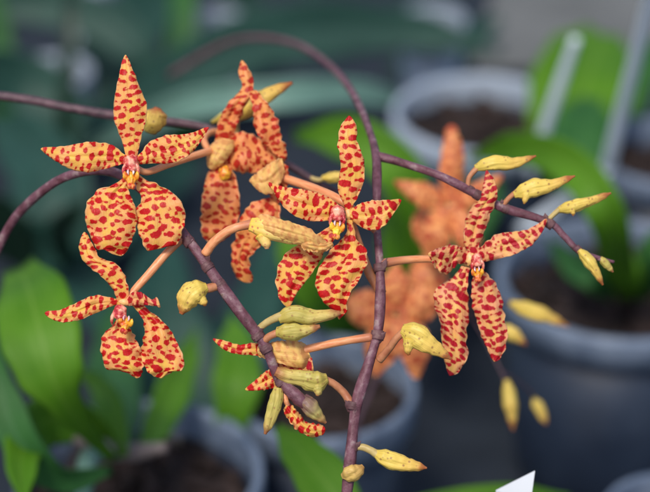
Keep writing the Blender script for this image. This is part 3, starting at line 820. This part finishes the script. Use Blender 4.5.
# flowers seen from the side and behind
f5 = flower(sc_, (222, 158, 107), [(214, 158, 109), (204, 140, 130), (216, 132, 169), (246, 143, 187)], [3.6, 3.6, 4, 4], label='slightly blurred orange flower seen from behind with a pale knob')
petal(f5, 'sepal', [(215, 142), (218, 124), (228, 104), (242, 88), (239, 74), (240.5, 61)], [(231, 144), (237, 126), (245, 106), (253, 92), (252, 76), (243.5, 60)], z=[109, 101, 96, 99, 104], mat=PET_ORANGE, ruffle=1.4)
petal(f5, 'petal', [(222, 138), (240, 132), (260, 138), (276, 148), (287, 156)], [(222, 168), (240, 172), (260, 173), (275, 168), (287, 159)], z=[107, 101, 104, 109], mat=PET_ORANGE, ruffle=1.6)
petal(f5, 'sepal', [(214, 164), (207, 176), (202, 200), (201, 224), (203, 236), (210, 244)], [(230, 164), (237, 182), (240, 206), (236, 226), (226, 238), (213, 245)], z=[104, 96, 94, 99, 107], mat=PET_ORANGE, ruffle=1.4, nu=22)
petal(f5, 'petal', [(222, 138), (211, 145), (207, 157), (208, 168)], [(234, 140), (233, 149), (225, 161), (214, 170)], z=[98, 90, 90, 96], mat=PET_BACK, cup=.7, ruffle=.5, big=.6, gap=3, label='pale yellow reverse of a petal')
V, F, uv = blob_mesh((225, 173, 96), (6, 7, 6), wob=.4); build('lip', V, F, LIPM, f5, uv=uv)
V, F, uv = join(tube_mesh([(212, 122, 195), (230, 114, 169), (248, 106, 146), (262, 99, 143), (276, 91, 146), (292, 83, 151)], [2, 5, 12, 12, 8, 6, 2], seg=24, ridge=.08, wob=.15)); b = build('bud', V, F, BUD_YELLOW, sc_, origin=P(248, 106, 146), uv=uv)
tube(b, 'bud_stalk', [(240, 112, 153), (236, 126, 174), (240, 141, 187)], [3.5, 3.5, 3.5], PEDI_GREEN)
bud(sc_, [(192, 235, 78), (184, 226, 40), (178, 222, 30)], [2, 2], PEDI, [(205, 240, 96), (194, 236, 86), (186, 231, 78)], [3, 5, 4, 2], BUD_OCHRE) if False else None

# ---- spray A : the upright stem with the bud branch to the right
sa = spray('orchid_spray', 'orchid spray on the upright purple stem, bud branch reaching right', (347, 500, 0), None, None, None)
tube(sa, 'stem', [(170, 75, 1150), (225, 44, 1000), (262, 38, 820), (300, 46, 620), (330, 66, 440), (352, 92, 290), (367, 124, 170), (376, 155, 90), (377, 190, 50), (377, 225, 42), (380, 270, 30), (380, 305, 24), (377, 335, 18), (366, 372, 12), (357, 402, 6), (353, 430, 2), (350, 462, 0), (345, 510, 0), (330, 640, 10)],
     [5, 5, 4.6, 4.4, 4.2, 4.2, 4.0, 5.0, 3.9, 4.2, 5.6, 4.7, 6.2, 5.0, 6.4, 5.0, 5.6, 5.2, 5.2], STEM, wob=.12, n=220, seg=18)
br = tube(sa, 'branch', [(376, 156, 90), (396, 161, 80), (440, 176, 56), (476, 194, 54), (504, 208, 54), (548, 222, 56), (564, 236, 56), (580, 252, 56), (598, 258, 58), (614, 262, 60)],
     [5, 4.2, 4.2, 4.8, 4.6, 5, 4, 3.4, 3.2, 1.6], STEM, wob=.1, n=110)
bud(sa, [(468, 190, 55), (469, 178, 53), (477, 168, 52)], [2.6, 2.6, 3], PEDI_BROWN, [(475, 168, 52), (494, 163, 52), (514, 163, 54), (536, 156, 56)], [3.5, 7, 8, 7.5, 5.5, 3.5, 1], BUD_YELLOW, label='yellow bud, first on the right hand branch')
bud(sa, [(502, 207, 54), (509, 198, 50), (518, 191, 48)], [2.6, 2.6, 3], PEDI_BROWN, [(514, 195, 48), (532, 189, 46), (552, 185, 46), (575, 176, 48)], [3.5, 8.5, 9.5, 7.5, 5.5, 4, 1], BUD_YELLOW, spur=[(527, 192, 44), (525, 200, 42), (524, 204, 42)], spur_r=[5, 4.5, 3, 1], label='yellow bud, second on the right hand branch')
bud(sa, [(547, 221, 56), (554, 214, 54), (562, 207, 52)], [2.6, 2.6, 3], PEDI_GREEN, [(559, 210, 52), (573, 206, 52), (590, 201, 52), (611, 193, 54)], [3.5, 7, 7, 5.5, 4.5, 3.5, 1], BUD_YELLOW, spur=[(571, 208, 50), (573, 213, 49), (573, 216, 49)], spur_r=[4, 3.4, 2.4, .8], label='slender yellow bud, third on the right hand branch')
bud(sa, [(577, 250, 56), (580, 252, 54)], [2.4, 2.6], PEDI_BROWN, [(579, 250, 54), (588, 260, 52), (595, 270, 52), (603, 285, 54)], [3, 5.5, 6.5, 5, 3.5, 1], BUD_YELLOW, label='narrow bud hanging near the end of the right hand branch')
bud(sa, [(597, 258, 58), (602, 260, 58)], [2.4, 2.6], STEM, [(600, 258, 58), (606, 264, 58), (613, 272, 60)], [2.6, 4, 4, 3, 1], BUD_GREEN, label='tiny bud at the very end of the right hand branch')

# central flower
f3 = flower(sa, (348, 214, 4), [(348, 216, 8), (354, 228, 20), (362, 252, 30), (370, 274, 34), (382, 294, 36)], [3.2, 3.6, 4.2, 5, 5.4], PEDI_BROWN, label='front facing speckled flower at the centre, before the upright stem')
petal(f3, 'sepal', [(346, 214), (344, 204), (338, 188), (341, 166), (338.5, 150), (338, 140), (341, 126), (348, 116)], [(353, 214), (353, 206), (358, 196), (364, 180), (363.5, 160), (357, 140), (356, 126), (350.5, 115.5)], z=[4, 0, -3, -1, 6], mat=PET, cup=.3, ruffle=1.0)
petal(f3, 'petal', [(340, 206), (326, 196), (306, 190), (284, 187), (267, 181.5)], [(338, 217), (326, 221), (306, 220), (288, 211), (268, 184)], z=[2, -2, -5, -3, 6], mat=PET, cup=.2, ruffle=.8)
petal(f3, 'petal', [(350, 211), (356, 206), (369, 201), (386, 200), (401, 199)], [(350, 217), (358, 225), (370, 230), (384, 226), (401.5, 201.5)], z=[2, -1, -4, -2, 7], mat=PET, cup=.22, ruffle=.8)
petal(f3, 'sepal', [(347, 220), (346, 234), (333, 248), (319, 268), (316, 284), (322, 300), (335, 312), (338, 319)], [(353, 220), (356, 238), (365.5, 249), (367, 262), (359, 280), (349, 296), (346, 311), (340.5, 319.5)], z=[4, 0, -8, -7, 2], mat=PET, big=1.12, gap=1.1, wide=1.9, cup=.22, ruffle=1.2, nu=24, nv=48)
petal(f3, 'sepal', [(336, 222), (318, 234), (296, 246), (282, 258), (276, 278), (279, 297), (287, 308)], [(344, 222), (334, 240), (322, 256), (313, 272), (302, 286), (295, 296), (289.5, 308.5)], z=[6, 6, 2, 2, 8], mat=PET, big=1.12, gap=1.1, wide=1.9, cup=.2, ruffle=1.2, nu=22)
V, F, uv = join(tube_mesh([(348, 208, 7), (348.5, 214, 4), (349, 220, 7)], [1.8, 3.0, 3.0, 1.8], seg=12, wob=.2)); build('receptacle', V, F, PALE, f3, uv=uv)
column_lip(f3, (338, 213), .95, .12, -6, lipoff=(1, 17))

# flower with the orange stalk behind, its back petals
f5b = flower(sa, (282, 172, 91), [(270, 172, 101), (284, 178, 91), (310, 187, 65), (340, 200, 34), (360, 216, 36), (378, 232, 42)], [4.2, 4.6, 4.8, 4.6, 4.4, 4.6], label='slightly blurred orange flower turned away, between the top left and central flowers')
petal(f5b, 'petal', [(248, 92), (253, 108), (254, 124), (261, 140), (272, 152), (282, 159)], [(256, 90), (268, 104), (278, 121), (281, 136), (286, 148), (287, 158)], z=[94, 88, 86, 91, 96], mat=PET_ORANGE, ruffle=1.6)
petal(f5b, 'petal', [(282, 158), (272, 162), (258, 172), (249, 180)], [(285, 172), (276, 190), (264, 194), (250, 182)], z=[81, 73, 70, 75], mat=PET_BACK, big=.6, gap=3, label='pale reverse of a petal')
petal(f5b, 'sepal', [(270, 198), (255, 202), (243, 213), (237, 232), (232, 250), (232, 266), (239, 281)], [(280, 206), (279, 224), (268, 240), (254, 252), (249, 263), (252, 275), (253, 284)], z=[88, 81, 78, 83, 86, 91], mat=PET_ORANGE, ruffle=1.8, nu=20)
petal(f5b, 'sepal', [(278, 160), (272, 178), (270, 192), (272, 204)], [(288, 166), (288, 182), (284, 196), (276, 206)], z=[86, 88, 94, 91], mat=PET_ORANGE)

# right flower
f6 = flower(sa, (474, 258, 44), [(466, 260, 50), (432, 259, 50), (405, 260, 44), (380, 264, 32)], [3.4, 3.6, 4.0, 5], label='rose speckled flower at the right with two long drooping sepals')
petal(f6, 'sepal', [(470, 258), (466, 248), (464, 240), (465, 224), (471, 208), (481, 198), (483.5, 184), (485.5, 171)], [(480, 258), (479, 248), (481, 240), (485, 230), (491.5, 212), (497, 197), (495.5, 183), (487.5, 170)], z=[46, 44, 40, 38, 42], mat=PET_ROSE, gap=1.2, wide=1.8, cup=.25)
petal(f6, 'petal', [(474, 254), (482, 246), (498, 234), (522, 231), (536, 225), (546, 218)], [(476, 264), (486, 261), (506, 257), (524, 250), (538, 238), (547.5, 220.5)], z=[44, 40, 38, 40, 46], mat=PET_ROSE, gap=1.2, wide=1.8, cup=.25)
petal(f6, 'petal', [(470, 252), (458, 246), (446, 246), (428, 253)], [(468, 264), (458, 264), (446, 274), (436, 268), (429, 256)], z=[44, 32, 22, 14], mat=PET_ROSE, gap=1.2, wide=1.8, cup=.35, ruffle=1.4)
petal(f6, 'sepal', [(462, 266), (456, 274), (446, 282), (436, 289), (434, 302), (440, 322), (442, 342), (445, 362), (448, 374)], [(470, 268), (468, 278), (468, 298), (468.5, 318), (466, 338), (468, 354), (463, 366), (456, 374), (451, 377)], z=[44, 38, 34, 36, 42], mat=PET_ROSE, gap=1.2, wide=1.8, cup=.4, ruffle=1.3, nu=20, nv=44)
petal(f6, 'sepal', [(474, 272), (472, 286), (472, 302), (478, 325), (486, 346), (493, 361)], [(482, 270), (492, 279), (501, 296), (504.5, 318), (507.5, 336), (503, 354), (496, 362)], z=[44, 38, 36, 38, 44], mat=PET_ROSE, gap=1.2, wide=1.8, cup=.4, ruffle=1.3, nu=20, nv=44)
V, F, uv = blob_mesh((470, 259, 42), (4, 6.5, 3.5), wob=.3, tilt=.2); build('receptacle', V, F, PALE, f6, uv=uv)
column_lip(f6, (477, 260), .78, -.1, 34, lipoff=(-1, 18))

# faded flower seen from behind at the fork
f9 = flower(sa, (300, 350, 14), [(296, 352, 12), (316, 347, 14), (345, 341, 16), (372, 337, 18)], [4.2, 4.2, 4, 4.4], label='half closed cream flower seen from behind at the drooping stem')
petal(f9, 'petal', [(264, 346), (254, 343), (240, 345), (226, 341), (213, 338)], [(264, 358), (252, 355), (238, 354), (224, 349.5), (213.5, 340)], z=[12, 10, 12, 16], mat=PET, cup=.3)
petal(f9, 'petal', [(282, 364), (268, 370), (256, 380), (245, 388.5)], [(284, 384), (274, 388), (260, 390), (246, 390.5)], z=[16, 14, 14, 18], mat=PET, cup=.2)
petal(f9, 'sepal', [(306, 345), (296, 340.5), (282, 341), (268, 343), (256, 347)], [(312, 360), (305, 368), (292, 367), (276, 362), (259, 356)], z=[12, 0, -1, 2, 8], mat=PET_BACK, cup=.5, ruffle=1.1, big=.6, gap=3, label='pale reverse of a sepal')
petal(f9, 'sepal', [(312, 358), (300, 358), (284, 362), (272, 366)], [(314, 372), (300, 374), (284, 376), (274, 374)], z=[12, 9, 9, 14], mat=PET_ROSE, gap=1.2, wide=1.8, cup=.3)
bud(sa, [(324, 379, 6), (334, 384, 8), (344, 393, 10), (351, 404, 8)], [3.6, 3.8, 4, 4.4], PEDI_BROWN, [(327, 378, 4), (316, 381, 2), (302, 378, 0), (288, 376, -2), (276, 371, -4)], [5, 11, 10.5, 8.5, 7.5, 6.5, 5], BUD_GREEN, spur=[(317, 386, 0), (318, 392, -2), (317, 396, -3)], spur_r=[6, 5.5, 4, 1.5], label='olive bud pointing left across the drooping stem')
bud(sa, [(379, 360, 14), (388, 350, 8), (397, 338, 2), (405, 331, 0)], [4.4, 3.8, 3.6, 4], PEDI_BROWN, [(402, 329, 0), (414, 334, -2), (430, 345, -4), (451, 359, -4)], [6, 11.5, 12, 10.5, 8, 5, 1.4], BUD_YELLOW, spur=[(410, 340, -4), (408, 350, -5), (409, 355, -5)], spur_r=[7, 6, 4, 1.5], label='plump yellow bud pointing right beside the upright stem')
bud(sa, [(352, 447, 2), (362, 447, 0), (370, 450, -2), (378, 455, -2)], [3.6, 3.6, 3.8, 4.4], PEDI_GREEN, [(375, 453, -2), (388, 459, -4), (404, 464, -5), (427, 468, -5)], [4, 8.5, 9.5, 8.5, 6.5, 4.5, 1], BUD_YELLOW, label='yellow bud with brown tip low on the upright stem')
bud(sa, [(350, 470, 0), (350, 472, -5)], [4, 4.5], PEDI_BROWN, [(342, 476, -6), (349, 474, -8), (357, 471, -8), (363, 466, -6)], [3, 8, 8.5, 6.5, 2.5], BUD_OCHRE, label='small ochre bud lowest on the upright stem')

# ---- spray B : the drooping purple stem in front
sb = spray('orchid_spray', 'orchid spray on the curved purple stem drooping through the front', (-10, 262, 120), None, None, None)
tube(sb, 'stem', [(-16, 280, 150), (2, 240, 130), (20, 212, 110), (52, 184, 80), (82, 172, 60), (112, 172, 46), (140, 188, 34), (164, 212, 22), (185, 236, 12), (203, 260, 6), (217, 280, 3), (236, 306, 0), (254, 330, 0), (266, 348, 0), (274, 368, 2), (282, 386, 6), (290, 398, 10)],
     [5, 5, 4.8, 4.8, 4.6, 4.8, 5, 5, 5.6, 5.6, 5, 5.2, 6.2, 6.0, 5, 5, 4.6], STEM, wob=.12, n=200, seg=18)
tube(sb, 'stem_tip', [(278, 376, 4), (288, 388, 0), (300, 400, -2), (310, 408, -2)], [4.8, 6.2, 7, 5], STEM, wob=.15)
f2 = flower(sb, (122, 303, 2), [(126, 302, 4), (133, 292, 6), (148, 275, 8), (166, 254, 12), (182, 238, 12)], [3.4, 4, 4.2, 4.2, 4.6], label='speckled flower with a twisted upper sepal, lowest on the left')
petal(f2, 'sepal', [(118, 303), (116, 296), (111, 286), (102, 277), (93, 269.5), (83, 260), (79.5, 247), (82.5, 233)], [(128, 302), (129, 294), (127, 283), (121, 269), (112, 262), (101, 258.5), (95, 249), (86, 231.5)], z=[2, -2, -4, -2, 4, 8], mat=PET, cup=.22, ruffle=1.0)
petal(f2, 'petal', [(122, 300), (116, 299), (95, 295.5), (74, 304), (60, 310), (45, 311)], [(120, 307), (115, 305), (98, 312), (77, 320.5), (59, 321.5), (45, 315)], z=[2, -2, -6, -6, -2], mat=PET, cup=.28, ruffle=.7)
petal(f2, 'petal', [(126, 299), (134, 292), (143, 293.5), (152, 300), (157, 296)], [(127, 306), (137, 305), (147, 305), (156, 306), (161, 309)], z=[2, -6, -14, -20, -22], mat=PET_ROSE, gap=1.2, wide=1.8, cup=.3, ruffle=1.2)
petal(f2, 'sepal', [(118, 318), (112, 327), (104, 334), (101, 347), (103, 360), (107, 369), (119, 370), (130, 374), (136, 378)], [(126, 318), (130, 328), (135, 338), (141, 350), (143.5, 362), (143, 370), (141, 375), (139, 377.5), (137.5, 378)], z=[4, 0, -7, -7, 0], mat=PET_FINE, big=1.12, gap=1.1, cup=.24, ruffle=1.5, nu=22, nv=44)
petal(f2, 'sepal', [(129, 303), (135, 308), (142, 318), (145, 332), (141, 349), (141.5, 358), (146, 369), (154, 376), (160, 378)], [(132, 300), (140, 304), (150, 311), (166, 325), (177, 342), (183.5, 360), (183, 370), (173, 371), (162, 378)], z=[4, 0, -5, -6, 1], mat=PET_FINE, big=1.12, gap=1.1, cup=.22, ruffle=1.5, nu=22, nv=44)
V, F, uv = join(tube_mesh([(119, 301, 4), (124, 302, 2), (130, 304, 4)], [2.4, 3.6, 2.4], seg=12, wob=.1)); build('receptacle', V, F, PALE, f2, uv=uv)
column_lip(f2, (120, 312), .92, .2, -8, lipoff=(9, 11))

# the large closed bud in front of the central flower
bud(sb, [(205, 254, 5), (214, 242, 0), (228, 231, -4), (242, 226, -6), (254, 224, -8)], [4.8, 4.6, 4.4, 4.4, 4.8], PEDI, [(251, 225, -8), (268, 229, -12), (290, 234, -14), (310, 240, -14), (329, 247, -12)], [7, 11.5, 11, 10.5, 9, 7, 2.5], BUD_CREAM, spur=[(262, 235, -12), (266, 243, -14), (267, 249, -14)], spur_r=[7.5, 6, 5, 2], flat=.9, label='large pinkish cream bud lying before the central flower')
cb = [o for o in sb.children if o.get('label', '').startswith('large pinkish')][0]
petal(cb, 'petal', [(253, 223), (263, 214.5), (284, 220.5), (309, 229), (330, 245)], [(255, 232), (270, 236), (291, 242), (311, 246), (330, 249)], z=[-14, -25, -28, -26, -16], mat=PET_BACK, cup=.75, ruffle=1.3, big=.62, gap=2.0, nu=20)
petal(cb, 'petal', [(300, 238), (312, 240), (324, 243), (331, 241)], [(302, 249), (313, 252), (325, 251), (334, 246)], z=[-22, -25, -22, -16], mat=PET_BACK, cup=.6, ruffle=2.2, big=.62, gap=2.0)
bud(sb, [(216, 286, 2), (210, 288, 0), (203, 289, -2)], [4.6, 4.6, 4.2], PEDI_BROWN, [(207, 287, -2), (197, 291, -4), (189, 297, -6), (181, 314, -6)], [5, 11, 12.5, 11, 7, 2.2], BUD_YELLOW, spur=[(200, 298, -6), (204, 303, -8), (205, 306, -8)], spur_r=[6, 5, 4, 1.5], label='stubby yellow bud left of the drooping stem')
bud(sb, [(258, 330, 0), (266, 323, -3), (278, 317, -6), (287, 315, -7)], [3.4, 3.6, 4, 5], PEDI_GREEN, [(279, 319, -6), (294, 314, -8), (308, 317, -8), (322, 316, -8), (340, 313, -6)], [5, 8.5, 9, 8, 6.5, 5.5, 2.5], BUD_GREEN, label='upper olive bud of the pair pointing right')
bud(sb, [(263, 342, 0), (270, 336, -4), (280, 332, -6)], [4, 3.6, 4], PEDI_BROWN, [(277, 332, -6), (288, 332, -9), (302, 331, -9), (320, 326, -8)], [5, 9, 9, 6.5, 4.5, 2], BUD_GREEN, label='lower olive bud of the pair pointing right')
bud(sb, None, None, None, [(278, 388, 0), (276, 400, -2), (271, 416, -2), (265, 434, 0)], [4.5, 7, 7.5, 6.5, 5, 1.6], BUD_GREEN, label='slim olive bud hanging at the tip of the drooping stem')
bud(sb, None, None, None, [(302, 398, 0), (309, 406, -2), (317, 414, -2), (326, 423, 0)], [6.4, 8.6, 8.5, 7, 4.5, 1.4], BUD_PURPLE, label='olive and purple bud at the tip of the drooping stem')
fb = flower(sb, (287, 406, 4), [(283, 390, 6), (285, 398, 2), (288, 406, 2)], [3, 3, 2.5], label='small rolled spotted bloom curling under the tip of the drooping stem')
petal(fb, 'petal', [(288, 402), (298, 412), (306, 422), (316, 424), (325, 426)], [(283, 410), (290, 422), (300, 432), (314, 437), (325, 433)], z=[0, -4, -4, -2], mat=PET, cup=.8, ruffle=1.6)

# ---- papery bracts clasping the joints of the stems
BRACT = simple_noise_mat('brown_bract', [(.3, (.07, .026, .03)), (.6, (.15, .07, .075)), (.8, (.28, .18, .14))], 420, .6, .4)
def bract(parent, a, b, tip, r):
    """a sleeve round the stem from a to b, with a small pointed scale leaning out to tip"""
    V, F, uv = join(tube_mesh([a, b], [r * .98, r * 1.07, r * .99], seg=16, n=10, wob=.12),
                    tube_mesh([a, ((a[0] + tip[0]) / 2, (a[1] + tip[1]) / 2, a[2] - 3), tip], [r * .75, r * .6, .4], seg=10, flat=.35, wob=.15))
    build('bract', V, F, BRACT, parent, uv=uv)
bract(sa, (377, 340, 17), (378, 331, 19), (386, 332, 12), 6.6)
bract(sa, (352, 410, 5), (354, 402, 6), (345, 400, 0), 6.4)
bract(sa, (352, 451, 1), (353, 443, 2), (361, 441, -4), 5.8)
bract(sa, (380, 272, 30), (379, 264, 32), (387, 258, 26), 6.0)
bract(sa, (349, 474, 0), (350, 467, 0), (343, 466, -4), 5.8)
bract(sb, (186, 238, 12), (191, 245, 10), (180, 231, 4), 6.0)
bract(sb, (205, 263, 5), (210, 270, 4), (210, 256, -2), 6.0)
bract(sb, (218, 281, 3), (223, 288, 2), (211, 281, -2), 5.6)
bract(sb, (256, 333, 0), (260, 339, 0), (264, 326, -4), 6.6)
bract(sb, (264, 345, 0), (268, 352, 0), (258, 346, -4), 6.2)
bract(sb, (279, 379, 2), (283, 385, 1), (274, 380, -3), 5.8)
bract(sa, (474, 193, 54), (481, 197, 54), (470, 185, 50), 5.2)
bract(sa, (502, 207, 54), (509, 210, 54), (502, 199, 50), 5.0)
bract(sa, (546, 221, 56), (553, 226, 56), (545, 213, 52), 5.2)
bract(sa, (576, 247, 56), (582, 253, 56), (571, 246, 52), 3.8)
